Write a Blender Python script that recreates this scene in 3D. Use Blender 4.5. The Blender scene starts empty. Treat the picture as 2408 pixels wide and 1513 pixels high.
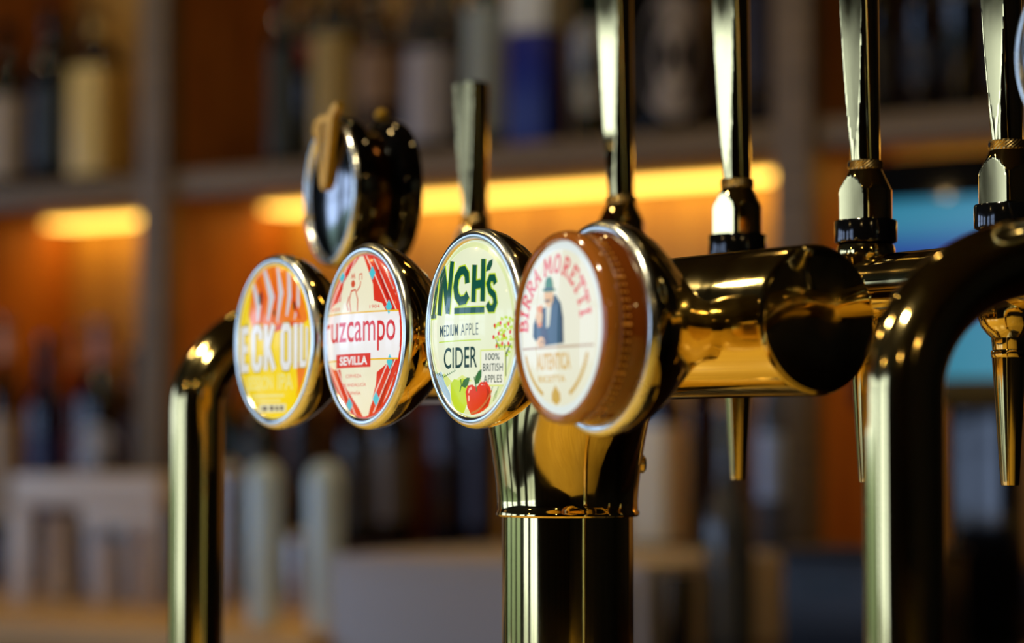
import bpy, bmesh, math, random
from mathutils import Vector, Matrix
from mathutils.geometry import tessellate_polygon
PI = math.pi
random.seed(7)
scene = bpy.context.scene
C = scene.collection

# ------------------------------------------------------------------ camera
H0 = 1.35                                   # eye height above the floor
FPX = 5700.0
cam_d = bpy.data.cameras.new('camera')
cam = bpy.data.objects.new('camera', cam_d)
C.objects.link(cam)
cam.location = (0, 0, H0)
PITCH = math.atan(276.5 / FPX)
cam.rotation_euler = (PI / 2 + PITCH, 0, 0)
cam_d.sensor_width = 36.0
cam_d.lens = FPX * 36.0 / 2408.0
cam_d.clip_start = 0.05
cam_d.clip_end = 60
cam_d.dof.use_dof = True
cam_d.dof.focus_distance = 1.105
cam_d.dof.aperture_fstop = 4.3
scene.camera = cam

# ------------------------------------------------------------------ view, world
vs = scene.view_settings
vs.view_transform = 'Standard'
vs.look = 'None'
vs.gamma = 1
vs.exposure = 0.0
vs.use_curve_mapping = False
scene.cycles.use_denoising = True
scene.cycles.max_bounces = 10
scene.cycles.glossy_bounces = 6
scene.cycles.transmission_bounces = 8
scene.cycles.diffuse_bounces = 4
scene.cycles.sample_clamp_indirect = 6
scene.cycles.caustics_reflective = False
scene.cycles.caustics_refractive = False
SKY = (0.57, 0.76, 1.16)
world = bpy.data.worlds.new('overcast_sky')
scene.world = world
world.use_nodes = True
bg = world.node_tree.nodes['Background']
bg.inputs[0].default_value = (*SKY, 1)
bg.inputs[1].default_value = 3.2

# frames:  WALL frame (back bar):  x to the right along the shelves, y into the wall
#          FONT frame (taps):      x along the bar towards the camera, y towards the bartender
WALL = Matrix.Translation((0, 3.2, H0)) @ Matrix.Rotation(math.atan2(-.565, .825), 4, 'Z')
FONT = Matrix.Translation((.1115, 1.041, H0)) @ Matrix.Rotation(math.atan2(-.835, .55), 4, 'Z')
WALL_A = math.atan2(-.565, .825)
FONT_A = math.atan2(-.835, .55)


def wx(px, y):
    """local x on the back bar seen in picture column px, at depth y"""
    t = (px - 1204) / FPX
    return (t * (3.2 + .825 * y) - .565 * y) / (.825 + .565 * t)


def wz(px, py, y):
    """height (relative to the eye) seen at picture point px, py at depth y of the back bar"""
    x = wx(px, y)
    Y = 3.2 - .565 * x + .825 * y
    v = (756.5 - py) / FPX
    return Y * (math.sin(PITCH) + v * math.cos(PITCH)) / (math.cos(PITCH) - v * math.sin(PITCH))


def ww(px, wpx, y):
    x = wx(px, y)
    return wpx * (3.2 - .565 * x + .825 * y) / FPX


# ------------------------------------------------------------------ materials
def s2l(c):
    return tuple((v / 12.92 if v <= .04045 else ((v + .055) / 1.055) ** 2.4) for v in c)


def pm(name, col, rough=.5, metal=0., emit=0., ecol=None, trans=0., coat=0., ior=1.45, srgb=True):
    m = bpy.data.materials.new(name)
    m.use_nodes = True
    b = m.node_tree.nodes['Principled BSDF']
    c = s2l(col) if srgb else col
    b.inputs['Base Color'].default_value = (*c, 1)
    b.inputs['Roughness'].default_value = rough
    b.inputs['Metallic'].default_value = metal
    b.inputs['IOR'].default_value = ior
    if trans: b.inputs['Transmission Weight'].default_value = trans
    if coat:
        b.inputs['Coat Weight'].default_value = coat
        b.inputs['Coat Roughness'].default_value = .03
    if emit:
        b.inputs['Emission Color'].default_value = (*(s2l(ecol) if ecol else c), 1)
        b.inputs['Emission Strength'].default_value = emit
    return m


def node(m, t, **kw):
    n = m.node_tree.nodes.new(t)
    for k, v in kw.items(): setattr(n, k, v)
    return n


def noise_color(m, c1, c2, scale=(1, 1, 1), ns=8, detail=6, lo=.35, hi=.65, bump=0.):
    nt = m.node_tree
    tc = node(m, 'ShaderNodeTexCoord'); mp = node(m, 'ShaderNodeMapping')
    mp.inputs['Scale'].default_value = scale
    nz = node(m, 'ShaderNodeTexNoise'); nz.inputs['Scale'].default_value = ns; nz.inputs['Detail'].default_value = detail
    rp = node(m, 'ShaderNodeValToRGB')
    rp.color_ramp.elements[0].position = lo; rp.color_ramp.elements[1].position = hi
    rp.color_ramp.elements[0].color = (*s2l(c1), 1); rp.color_ramp.elements[1].color = (*s2l(c2), 1)
    L = nt.links.new
    L(tc.outputs['Object'], mp.inputs[0]); L(mp.outputs[0], nz.inputs['Vector']); L(nz.outputs['Fac'], rp.inputs[0])
    b = nt.nodes['Principled BSDF']
    L(rp.outputs[0], b.inputs['Base Color'])
    if bump:
        bp = node(m, 'ShaderNodeBump'); bp.inputs['Strength'].default_value = bump; bp.inputs['Distance'].default_value = .002
        L(nz.outputs['Fac'], bp.inputs['Height']); L(bp.outputs[0], b.inputs['Normal'])
    return m


def rough_noise(m, lo, hi, ns=40, scale=(1, 1, 1)):
    nt = m.node_tree
    tc = node(m, 'ShaderNodeTexCoord'); mp = node(m, 'ShaderNodeMapping'); mp.inputs['Scale'].default_value = scale
    nz = node(m, 'ShaderNodeTexNoise'); nz.inputs['Scale'].default_value = ns; nz.inputs['Detail'].default_value = 8
    mr = node(m, 'ShaderNodeMapRange'); mr.inputs['From Min'].default_value = .35; mr.inputs['From Max'].default_value = .7
    mr.inputs['To Min'].default_value = lo; mr.inputs['To Max'].default_value = hi
    L = nt.links.new
    L(tc.outputs['Object'], mp.inputs[0]); L(mp.outputs[0], nz.inputs['Vector'])
    L(nz.outputs['Fac'], mr.inputs['Value']); L(mr.outputs[0], nt.nodes['Principled BSDF'].inputs['Roughness'])
    return m


M = {}
M['brass'] = rough_noise(pm('polished_brass', (.82, .65, .27), .07, 1, srgb=False), .035, .13, 60, (1, 1, .2))
M['brass_pale'] = rough_noise(pm('pale_polished_brass', (.80, .82, .74), .2, 1, srgb=False), .16, .3, 60)
M['brass_soft'] = pm('satin_brass', (.76, .56, .24), .25, 1, srgb=False)
M['black'] = pm('black_plastic', (.05, .05, .055), .12, coat=.6)
M['black_gloss'] = pm('black_lacquer', (.03, .03, .035), .06, coat=1)
M['hole'] = pm('dark_recess', (.02, .018, .015), .6)
M['steel'] = rough_noise(pm('brushed_steel', (.52, .53, .55), .3, 1, srgb=False), .25, .42, 50)
M['steel_bright'] = pm('polished_steel', (.80, .84, .88), .16, 1, srgb=False)
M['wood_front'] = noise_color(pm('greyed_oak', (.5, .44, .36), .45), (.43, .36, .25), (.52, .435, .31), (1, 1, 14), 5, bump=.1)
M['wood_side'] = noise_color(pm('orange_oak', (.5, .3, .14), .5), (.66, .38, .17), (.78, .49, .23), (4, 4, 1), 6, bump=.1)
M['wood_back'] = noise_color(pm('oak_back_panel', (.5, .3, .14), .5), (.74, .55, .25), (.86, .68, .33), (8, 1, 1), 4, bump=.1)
M['wood_counter'] = noise_color(pm('oak_counter', (.6, .45, .3), .35), (.84, .67, .42), (.94, .79, .54), (1, 12, 1), 4)
M['bar_top'] = noise_color(pm('golden_oak_bar_top', (.7, .5, .25), .3, coat=.2), (.80, .65, .27), (.90, .76, .36), (1, 12, 1), 4)
M['wood_dark'] = noise_color(pm('dark_wood', (.15, .08, .05), .5), (.14, .08, .05), (.24, .13, .08), (1, 1, 6), 5)
M['plaster'] = noise_color(pm('dark_plaster', (.2, .18, .16), .9), (.17, .14, .12), (.22, .19, .16), ns=3)
M['ceiling'] = pm('ceiling_paint', (.22, .20, .18), .9)
M['floor'] = noise_color(pm('floor_boards', (.2, .13, .09), .5), (.18, .11, .07), (.28, .18, .11), (1, 10, 1), 3)
M['led'] = pm('warm_light_strip', (1, .75, .35), .5, emit=4.6, ecol=(1, .78, .33))
M['white_paint'] = pm('white_paint', (.8, .8, .78), .5)
M['bulb'] = pm('lamp_glass', (1, .8, .5), .3, emit=120., ecol=(1, .84, .55))
M['hedge'] = noise_color(pm('hedge_leaves', (.2, .4, .1), .8), (.42, .47, .36), (.64, .70, .56), ns=9)
M['grass'] = noise_color(pm('pale_paving', (.6, .6, .55), .9), (.56, .56, .50), (.68, .68, .62), ns=5)


# ------------------------------------------------------------------ mesh helpers
def finish(bm, smooth=True, ang=32):
    bmesh.ops.recalc_face_normals(bm, faces=bm.faces)
    me = bpy.data.meshes.new('mesh')
    bm.to_mesh(me); bm.free()
    if smooth:
        for p in me.polygons: p.use_smooth = True
        me.set_sharp_from_angle(angle=math.radians(ang))
    return me


def obj(name, data, mat, parent=None, mw=None, smooth=True, ang=32):
    me = finish(data, smooth, ang) if isinstance(data, bmesh.types.BMesh) else data
    me.name = name
    if mat is not None and not me.materials: me.materials.append(mat)
    o = bpy.data.objects.new(name, me)
    C.objects.link(o)
    if parent is not None: o.parent = parent
    if mw is not None: o.matrix_local = mw
    return o


def thing(name, label, cat, mw, group=None):
    o = bpy.data.objects.new(name, None)
    o.empty_display_size = .02
    C.objects.link(o)
    o.matrix_world = mw
    o['label'] = label; o['category'] = cat
    if group: o['group'] = group
    return o


def tag(o, label, cat, group=None):
    o['label'] = label; o['category'] = cat
    if group: o['group'] = group
    return o


def struct(o):
    o['kind'] = 'structure'
    return o


def box(bm, x0, x1, y0, y1, z0, z1, bevel=0.):
    ret = bmesh.ops.create_cube(bm, size=1, matrix=Matrix.Translation(((x0 + x1) / 2, (y0 + y1) / 2, (z0 + z1) / 2)) @
                                Matrix.Diagonal((abs(x1 - x0), abs(y1 - y0), abs(z1 - z0), 1)))
    if bevel:
        es = list({e for v in ret['verts'] for e in v.link_edges})
        bmesh.ops.bevel(bm, geom=es, offset=bevel, segments=2, affect='EDGES', profile=.5)
    return bm


def bx(*a, bevel=0.):
    return box(bmesh.new(), *a, bevel=bevel)


def lathe(prof, seg=64, mat=None, bm=None, fn=None, close=False):
    """prof: [(r, z)] about +z; mat transforms; fn(x,y,z) may push a vertex"""
    bm = bm or bmesh.new()
    rings = []
    for r, z in prof:
        if r < 1e-7:
            v = Vector((0, 0, z))
            rings.append([bm.verts.new(mat @ v if mat else v)])
            continue
        ring = []
        for i in range(seg):
            a = 2 * PI * i / seg
            v = Vector((r * math.cos(a), r * math.sin(a), z))
            if fn: v = Vector(fn(*v))
            ring.append(bm.verts.new(mat @ v if mat else v))
        rings.append(ring)
    for a, b in zip(rings, rings[1:]):
        if len(a) == 1 and len(b) == 1: continue
        for i in range(seg):
            j = (i + 1) % seg
            if len(a) == 1: bm.faces.new((a[0], b[i], b[j]))
            elif len(b) == 1: bm.faces.new((a[i], a[j], b[0]))
            else: bm.faces.new((a[i], a[j], b[j], b[i]))
    if close:
        if len(rings[0]) > 1: bm.faces.new(rings[0][::-1])
        if len(rings[-1]) > 1: bm.faces.new(rings[-1])
    return bm


def tube(pts, r, seg=48, bm=None, caps=True):
    bm = bm or bmesh.new()
    pts = [Vector(p) for p in pts]
    rings = []
    up = None
    for i, p in enumerate(pts):
        d = (pts[min(i + 1, len(pts) - 1)] - pts[max(i - 1, 0)]).normalized()
        if up is None:
            up = Vector((1, 0, 0)) if abs(d.x) < .9 else Vector((0, 1, 0))
        a = (up - d * up.dot(d)).normalized(); b = d.cross(a); up = a
        rr = r[i] if isinstance(r, (list, tuple)) else r
        rings.append([bm.verts.new(p + (a * math.cos(2 * PI * k / seg) + b * math.sin(2 * PI * k / seg)) * rr) for k in range(seg)])
    for A, B in zip(rings, rings[1:]):
        for i in range(seg):
            j = (i + 1) % seg
            bm.faces.new((A[i], A[j], B[j], B[i]))
    if caps:
        bm.faces.new(rings[0][::-1]); bm.faces.new(rings[-1])
    return bm


# ------------------------------------------------------------------ print on badge faces (millimetres, u right, v up)
class Soup:
    def __init__(s): s.v = []; s.f = []

    def poly(s, pts):
        b = len(s.v)
        s.v += [(p[0], p[1]) for p in pts]
        for t in tessellate_polygon([[Vector((p[0], p[1], 0)) for p in pts]]):
            s.f.append(tuple(b + i for i in t))
        return s

    def stroke(s, pts, w, closed=False):
        n = len(pts)
        P = [Vector(p) for p in pts]
        Ls, Rs = [], []
        for i in range(n):
            if closed:
                d0 = (P[i] - P[i - 1]).normalized(); d1 = (P[(i + 1) % n] - P[i]).normalized()
            else:
                d0 = (P[i] - P[i - 1]).normalized() if i else (P[1] - P[0]).normalized()
                d1 = (P[i + 1] - P[i]).normalized() if i < n - 1 else d0
            t = (d0 + d1)
            t = t.normalized() if t.length > 1e-6 else d0
            nr = Vector((-t.y, t.x))
            k = max(.45, abs(nr.dot(Vector((-d0.y, d0.x)))))
            ww_ = (w[i] if isinstance(w, (list, tuple)) else w) / 2 / k
            Ls.append(P[i] + nr * ww_); Rs.append(P[i] - nr * ww_)
        m = n if closed else n - 1
        for i in range(m):
            j = (i + 1) % n
            b = len(s.v)
            s.v += [tuple(Ls[i]), tuple(Ls[j]), tuple(Rs[j]), tuple(Rs[i])]
            s.f.append((b, b + 1, b + 2, b + 3))
        return s

    def ell(s, cx, cy, rx, ry=None, n=28):
        ry = ry or rx
        return s.poly([(cx + rx * math.cos(2 * PI * i / n), cy + ry * math.sin(2 * PI * i / n)) for i in range(n)])

    def rect(s, u0, v0, u1, v1):
        return s.poly([(u0, v0), (u1, v0), (u1, v1), (u0, v1)])

    def text(s, body, u0, u1, v0, v1, bold=0., spacing=1.):
        cu = bpy.data.curves.new('lettering', 'FONT')
        cu.body = body; cu.size = 1; cu.offset = bold; cu.space_character = spacing; cu.resolution_u = 4
        o = bpy.data.objects.new('lettering', cu)
        me = bpy.data.meshes.new_from_object(o)
        vs_ = [v.co.copy() for v in me.vertices]
        x0 = min(v.x for v in vs_); x1 = max(v.x for v in vs_); y0 = min(v.y for v in vs_); y1 = max(v.y for v in vs_)
        b = len(s.v)
        s.v += [(u0 + (v.x - x0) / (x1 - x0) * (u1 - u0), v0 + (v.y - y0) / (y1 - y0) * (v1 - v0)) for v in vs_]
        for p in me.polygons: s.f.append(tuple(b + i for i in p.vertices))
        bpy.data.objects.remove(o); bpy.data.curves.remove(cu); bpy.data.meshes.remove(me)
        return s


def arc(cx, cy, rx, ry, a0, a1, n=14):
    return [(cx + rx * math.cos(math.radians(a0 + (a1 - a0) * i / n)), cy + ry * math.sin(math.radians(a0 + (a1 - a0) * i / n))) for i in range(n + 1)]


DEXP = .8


def dome_h(u, v, R, dome):
    q = 1 - (u * u + v * v) / (R * R)
    return dome * q ** DEXP if q > 0 else 0.


def spread(u, v, R, dome, a, b, c):
    """artwork u -> position on the bulging lens, keeping the artwork centred for the viewer"""
    tgt = a * u + b
    lo, hi = -R, R + 12
    f = lambda w: w - c * dome_h(w, v, R, dome)
    # lower end of the rising branch
    best = min(((f(-R + R * i / 40), -R + R * i / 40) for i in range(41)))
    lo = best[1]
    if tgt <= best[0]: return lo - (best[0] - tgt)
    for _ in range(26):
        m = (lo + hi) / 2
        if f(m) < tgt: lo = m
        else: hi = m
    return (lo + hi) / 2


def ink(parent, name, mat, soup, layer, R, dome, y0, clip=None, grid=2.6, a=1., b=0., c=1.7, bulge=False):
    """lay printed shapes on the domed face of a badge; y0 = face plane (metres), dome in mm"""
    bm = bmesh.new()
    vv = [bm.verts.new((u, v, 0)) for u, v in soup.v]
    for f in soup.f:
        try: bm.faces.new([vv[i] for i in f])
        except ValueError: pass
    def cuts():
        for ax in (0, 1):
            lo = min(v.co[ax] for v in bm.verts); hi = max(v.co[ax] for v in bm.verts)
            k = math.ceil(lo / grid)
            while k * grid < hi:
                co = [0, 0, 0]; no = [0, 0, 0]; co[ax] = k * grid; no[ax] = 1
                bmesh.ops.bisect_plane(bm, geom=bm.verts[:] + bm.edges[:] + bm.faces[:], dist=1e-5, plane_co=co, plane_no=no)
                k += 1
    cuts()
    if bulge:
        for v in bm.verts: v.co.x = spread(v.co.x, v.co.y, R, dome, a, b, c)
        cuts()
    c_ = clip or (R - .5)
    for i in range(48):
        an = 2 * PI * i / 48
        n_ = (math.cos(an), math.sin(an), 0)
        bmesh.ops.bisect_plane(bm, geom=bm.verts[:] + bm.edges[:] + bm.faces[:], dist=1e-5,
                               plane_co=(n_[0] * c_, n_[1] * c_, 0), plane_no=n_, clear_outer=True)
    for v in bm.verts:
        u, w = v.co.x, v.co.y
        v.co = (u / 1000, y0 - (dome_h(u, w, R, dome) + .07 + layer * .05) / 1000, w / 1000)
    for f in bm.faces:
        f.normal_update()
        if f.normal.y > 0: f.normal_flip()
    me = bpy.data.meshes.new(name)
    bm.to_mesh(me); bm.free()
    for p in me.polygons: p.use_smooth = True
    return obj(name, me, mat, parent)


INKS = {}


def lit(col, k=.88):
    """translucent print lit from behind by the badge's lamp"""
    key = (tuple(round(c, 3) for c in col), k)
    if key not in INKS:
        m = pm('backlit_print', tuple(c * .22 for c in col), .25, emit=k, ecol=col)
        b = m.node_tree.nodes['Principled BSDF']
        b.inputs['Coat Weight'].default_value = .35
        b.inputs['Coat Roughness'].default_value = .04
        INKS[key] = m
    return INKS[key]


FACE_R = 39.2      # mm
TOY = Matrix.Rotation(PI / 2, 4, 'X')     # +z of a lathe -> -y (towards the customer)


def disc(parent, name, mat, R, dome, y0):
    ss = [math.sin(PI / 2 * i / 40) for i in range(1, 41)]
    prof = [(0, dome)] + [(R * f, dome_h(R * f, 0, R, dome)) for f in ss] + [(R, -1.5)]
    bm = lathe([(r / 1000, z / 1000) for r, z in prof], 72, Matrix.Translation((0, y0, 0)) @ TOY)
    return obj(name, bm, mat, parent, ang=50)


BADGE_Y = -.084


def badge(x, z, label, face_mat, dome=9.0, face=True, rot=-3):
    t = thing('illuminated_badge', label, 'badge', FONT @ Matrix.Translation((x + .084 * math.sin(math.radians(-rot)), 0, z)) @ Matrix.Rotation(math.radians(rot), 4, 'Z'), 'round badges along the brass bar')
    F = Matrix.Translation((0, BADGE_Y, 0)) @ TOY
    # bell-shaped brass housing from rim back to the bar
    back = [(.0450, -.0028), (.0449, -.0055), (.0438, -.0100), (.0405, -.0165), (.0350, -.0240), (.0280, -.0315),
            (.0215, -.0385), (.0165, -.0450), (.0135, -.0500), (.0125, -.0580)]
    obj('housing', lathe(back, 96, F), M['brass'], t, ang=60)
    rim = [(.0386, -.0018), (.0389, -.0006), (.0398, .0004), (.0415, .0010), (.0432, .0008), (.0444, -.0001), (.0450, -.0016), (.0450, -.0030)]
    obj('rim', lathe(rim, 96, F), M['brass_pale'], t, ang=60)
    if face: disc(t, 'face', face_mat, FACE_R, dome, BADGE_Y)
    return t


# ================================================================== STRUCTURE
def wstruct(name, *a, mat, bevel=0.):
    return struct(obj(name, bx(*a, bevel=bevel), mat, None, WALL.copy(), smooth=bool(bevel)))


FL = -H0
X0, X1, Y0, Y1, CT = -4.6, 4.4, -6.0, .31, 1.45
wstruct('floor', X0 - .1, X1 + .1, Y0 - .1, Y1 + .1, FL - .1, FL, mat=M['floor'])
wstruct('ceiling', X0 - .1, X1 + .1, Y0 - .1, Y1 + .1, CT, CT + .1, mat=M['ceiling'])
wstruct('wall_back', X0 - .1, X1 + .1, Y1, Y1 + .1, FL, CT, mat=M['plaster'])
wstruct('wall_right', X1, X1 + .1, Y0, Y1, FL, CT, mat=M['plaster'])

wstruct('baseboard_back', X0, X1, Y1 - .015, Y1, FL, FL + .12, mat=M['wood_dark'])
# left wall with window openings
wins = [(-5.3, -4.1), (-3.7, -2.5), (-2.1, -.9)]
WZ0, WZ1 = -1.15, 1.15
bm = bmesh.new()
ys = [Y0] + [v for w in wins for v in w] + [Y1]
for i in range(0, len(ys), 2):
    box(bm, X0 - .1, X0, ys[i], ys[i + 1], FL, CT)
for a, b in wins:
    box(bm, X0 - .1, X0, a, b, FL, WZ0); box(bm, X0 - .1, X0, a, b, WZ1, CT)
struct(obj('wall_left', bm, M['plaster'], None, WALL.copy(), smooth=False))
glass = pm('window_glass', (1, 1, 1), 0, trans=1, ior=1.05)
for k, (a, b) in enumerate(wins):
    bm = bmesh.new()
    for (c0, c1, z0, z1) in ((a, a + .06, WZ0, WZ1), (b - .06, b, WZ0, WZ1), (a, b, WZ0, WZ0 + .06), (a, b, WZ1 - .06, WZ1),
                             ((a + b) / 2 - .02, (a + b) / 2 + .02, WZ0, WZ1), (a, b, .52, .56)):
        box(bm, X0 - .08, X0 - .03, c0, c1, z0, z1)
    w = struct(obj('window_%d' % (k + 1), bm, M['white_paint'], None, WALL.copy(), smooth=False))
    l = bpy.data.lights.new('window_portal', 'AREA')
    l.shape = 'RECTANGLE'; l.size = b - a; l.size_y = WZ1 - WZ0
    l.cycles.is_portal = True
    lo = bpy.data.objects.new('window_portal', l); C.objects.link(lo)
    # light faces into the room (+x of the wall frame)
    lo.matrix_world = WALL @ Matrix.Translation((X0 - .09, (a + b) / 2, (WZ0 + WZ1) / 2)) @ Matrix.Rotation(-PI / 2, 4, 'Y') @ Matrix.Rotation(PI / 2, 4, 'Z')
fw = [(-3.9, -2.5), (-1.9, -.5)]
bm = bmesh.new()
xs = [X0 - .1] + [v for w in fw for v in w] + [X1 + .1]
for i in range(0, len(xs), 2):
    box(bm, xs[i], xs[i + 1], Y0 - .1, Y0, FL, CT)
for a, b in fw:
    box(bm, a, b, Y0 - .1, Y0, FL, WZ0); box(bm, a, b, Y0 - .1, Y0, WZ1, CT)
struct(obj('wall_front', bm, M['plaster'], None, WALL.copy(), smooth=False))
for k, (a, b) in enumerate(fw):
    bm = bmesh.new()
    for (c0, c1, z0, z1) in ((a, a + .06, WZ0, WZ1), (b - .06, b, WZ0, WZ1), (a, b, WZ0, WZ0 + .06), (a, b, WZ1 - .06, WZ1),
                             ((a + b) / 2 - .02, (a + b) / 2 + .02, WZ0, WZ1), (a, b, .52, .56)):
        box(bm, c0, c1, Y0 - .08, Y0 - .03, z0, z1)
    struct(obj('window_%d' % (k + 4), bm, M['white_paint'], None, WALL.copy(), smooth=False))
    l = bpy.data.lights.new('window_portal', 'AREA')
    l.shape = 'RECTANGLE'; l.size = b - a; l.size_y = WZ1 - WZ0
    l.cycles.is_portal = True
    lo = bpy.data.objects.new('window_portal', l); C.objects.link(lo)
    lo.matrix_world = WALL @ Matrix.Translation(((a + b) / 2, Y0 - .09, (WZ0 + WZ1) / 2)) @ Matrix.Rotation(PI / 2, 4, 'X')
# outside: lawn and a hedge
wstruct('ground_outside', X0 - 14, X1 + 3, -16, 8, FL - .1, FL - .02, mat=M['grass'])
bm = bmesh.new()
for i in range(60):
    y = -9 + 16 * i / 59
    bmesh.ops.create_icosphere(bm, subdivisions=2, radius=.7 + .25 * random.random(),
                               matrix=Matrix.Translation((X0 - 5.5 + .5 * random.random(), y, FL + .25 + .30 * random.random())))
for v in bm.verts: v.co += Vector((random.uniform(-.08, .08), random.uniform(-.08, .08), random.uniform(-.08, .08)))
h = obj('hedge_foliage', bm, M['hedge'], None, WALL.copy()); h['kind'] = 'stuff'
tag(h, 'long green hedge growing outside the windows', 'hedge')

# ================================================================== BACK BAR UNIT
UP, UB = .391, .355          # main shelf top / underside
PL = -.150                   # plinth the lower bottles stand on
CTR = -.225                  # back counter
DEP = .27
posts = [-1.10, -.634, .4224, 1.50]
TOPZ = 1.36
unit = thing('shelving_unit', 'oak back bar shelving with upright posts and warm light strips under its shelves', 'shelving', WALL.copy())
for i, p in enumerate(posts):
    obj('post', bx(p - .026, p + .026, -.012, .02, CTR, TOPZ, bevel=.002), M['wood_front'], unit)
    obj('side_panel', bx(p - .022, p + .022, .02, DEP, CTR, TOPZ), M['wood_side'], unit, smooth=False)
for a, b in zip(posts, posts[1:]):
    for k, (zt, zb) in enumerate(((UP, UB), (UP + .56, UB + .56))):
        obj('shelf', bx(a + .027, b - .027, 0, DEP, zb, zt, bevel=.002), M['wood_front'], unit)
        if k == 0:
            s = obj('light_strip', bx(a + .035, b - .035, DEP - .072, DEP - .012, zb - .0055, zb - .0015), M['led'], unit, smooth=False)
            s['label'] = 'glowing warm yellow light strip'
    obj('plinth', bx(a + .027, b - .027, 0, DEP, CTR, PL, bevel=.002), M['wood_dark'], unit)
    obj('back_panel', bx(a + .022, b - .022, DEP, DEP + .018, CTR, TOPZ), M['wood_back'], unit, smooth=False)
# extend the unit left of the first post so that the picture's edge is filled
obj('side_panel', bx(-2.2, posts[0] - .022, DEP - .02, DEP, CTR, TOPZ), M['wood_back'], unit, smooth=False)

# back counter (oak, left) and stainless unit (centre), dark cabinet (right)
xe = wx(800, -.45)
bc = thing('back_counter', 'pale oak back counter running below the shelves on the left', 'counter', WALL.copy())
obj('worktop', bx(-2.2, xe - .003, -.50, DEP + .02, CTR - .042, CTR - .001, bevel=.003), M['wood_counter'], bc)
obj('cabinet', bx(-2.2, xe - .01, -.47, DEP + .02, FL, CTR - .043), M['wood_dark'], bc, smooth=False)
xr = wx(1543, -.45)
M['cooler'] = pm('grey_satin_steel', (.68, .66, .66), .42, .1)
su = thing('steel_cooler', 'grey stainless steel cooler cabinet standing under the shelves behind the brass column', 'cooler', WALL.copy())
obj('body', bx(xe, xr, -.47, -.10, FL, wz(1100, 1315, -.47), bevel=.006), M['cooler'], su)
obj('door', bx(xe + .03, xr - .02, -.485, -.471, FL + .1, wz(1100, 1345, -.47), bevel=.004), M['cooler'], su)
obj('handle', bx(xe + .1, xr - .1, -.51, -.487, -.36, -.345, bevel=.004), M['steel_bright'], su)
dk = thing('dark_cabinet', 'black back counter cabinet to the right of the steel cooler', 'cabinet', WALL.copy())
obj('worktop', bx(xr + .003, 2.6, -.50, DEP + .02, CTR - .045, CTR - .001, bevel=.003), M['wood_dark'], dk)
obj('cabinet', bx(xr + .01, 2.6, -.47, DEP + .02, FL, CTR - .046), M['wood_dark'], dk, smooth=False)

# ================================================================== BOTTLES
BM = {}


def bmat(col, rough=.08, trans=0., metal=0.):
    key = (col, rough, trans, metal)
    if key not in BM:
        BM[key] = pm('bottle_finish', col, rough, metal, trans=trans, coat=0 if trans else .4)
    return BM[key]


def bottle(px, y, wpx, z, h, glass_c, label, lab=None, cap=(.05, .05, .05), neck=None, shape='round', trans=0., name='bottle',
           cat='bottle', group='spirit bottles on the back bar', oval=False, sh=.62):
    """lab: (z0, z1, colour) fractions of height; neck: same, on the neck; sh = shoulder height fraction"""
    x = wx(px, y); r = ww(px, wpx, y) / 2
    t = thing(name, label, cat, WALL @ Matrix.Translation((x, y, z + .0005)), group)
    rn = max(.0115, r * .30)
    prof = [(0, .003), (r * .8, .0), (r, .006), (r, h * sh), (r * .93, h * (sh + .05)), (r * .62, h * (sh + .12)), (rn, h * (sh + .19)),
            (rn, h * .93), (rn * 1.15, h * .935), (rn * 1.15, h * .95), (rn, h * .955), (rn, h * .96)]
    fn = None
    if shape == 'square':
        def fn(x_, y_, z_):
            k = math.hypot(x_, y_)
            a = math.atan2(y_, x_)
            if k < r * .7: return (x_, y_, z_)
            f = (abs(math.cos(a)) ** 6 + abs(math.sin(a)) ** 6) ** (-1 / 6)
            return (x_ * f * .95, y_ * f * .8, z_)
    obj('glass', lathe(prof, 40, fn=fn), bmat(glass_c, .06, trans), t, ang=50)
    if lab:
        z0, z1, lc = lab
        m = bmat(lc, .55)
        if oval:   # oval label wrapped on the front
            bm = bmesh.new()
            rr = r * 1.01; n = 28
            zc, hz = h * (z0 + z1) / 2, h * (z1 - z0) / 2
            fa = math.radians(-60)     # faces the customer side
            ring = []
            cen = bm.verts.new((rr * math.cos(fa), rr * math.sin(fa), zc))
            for k in range(n):
                a = 2 * PI * k / n
                th = fa + 1.15 * math.cos(a)
                ring.append(bm.verts.new((rr * math.cos(th), rr * math.sin(th), zc + hz * math.sin(a))))
            mid = []
            for k in range(n):
                a = 2 * PI * k / n
                th = fa + .58 * math.cos(a)
                mid.append(bm.verts.new((rr * math.cos(th), rr * math.sin(th), zc + hz * .5 * math.sin(a))))
            for k in range(n):
                j = (k + 1) % n
                bm.faces.new((cen, mid[k], mid[j])); bm.faces.new((mid[k], ring[k], ring[j], mid[j]))
            obj('label_paper', bm, m, t)
        else:
            obj('label_paper', lathe([(r * 1.012, h * z0), (r * 1.012, h * z1)], 40,
                                     fn=fn if shape == 'square' else None), m, t)
    if neck:
        z0, z1, lc = neck
        obj('neck_label', lathe([(rn * 1.06, h * z0), (rn * 1.06, h * z1)], 28), bmat(lc, .5), t)
    obj('cap', lathe([(rn * 1.22, h * .955), (rn * 1.22, h * .995), (rn * 1.1, h), (0, h)], 28), bmat(cap, .25), t)
    return t


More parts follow.
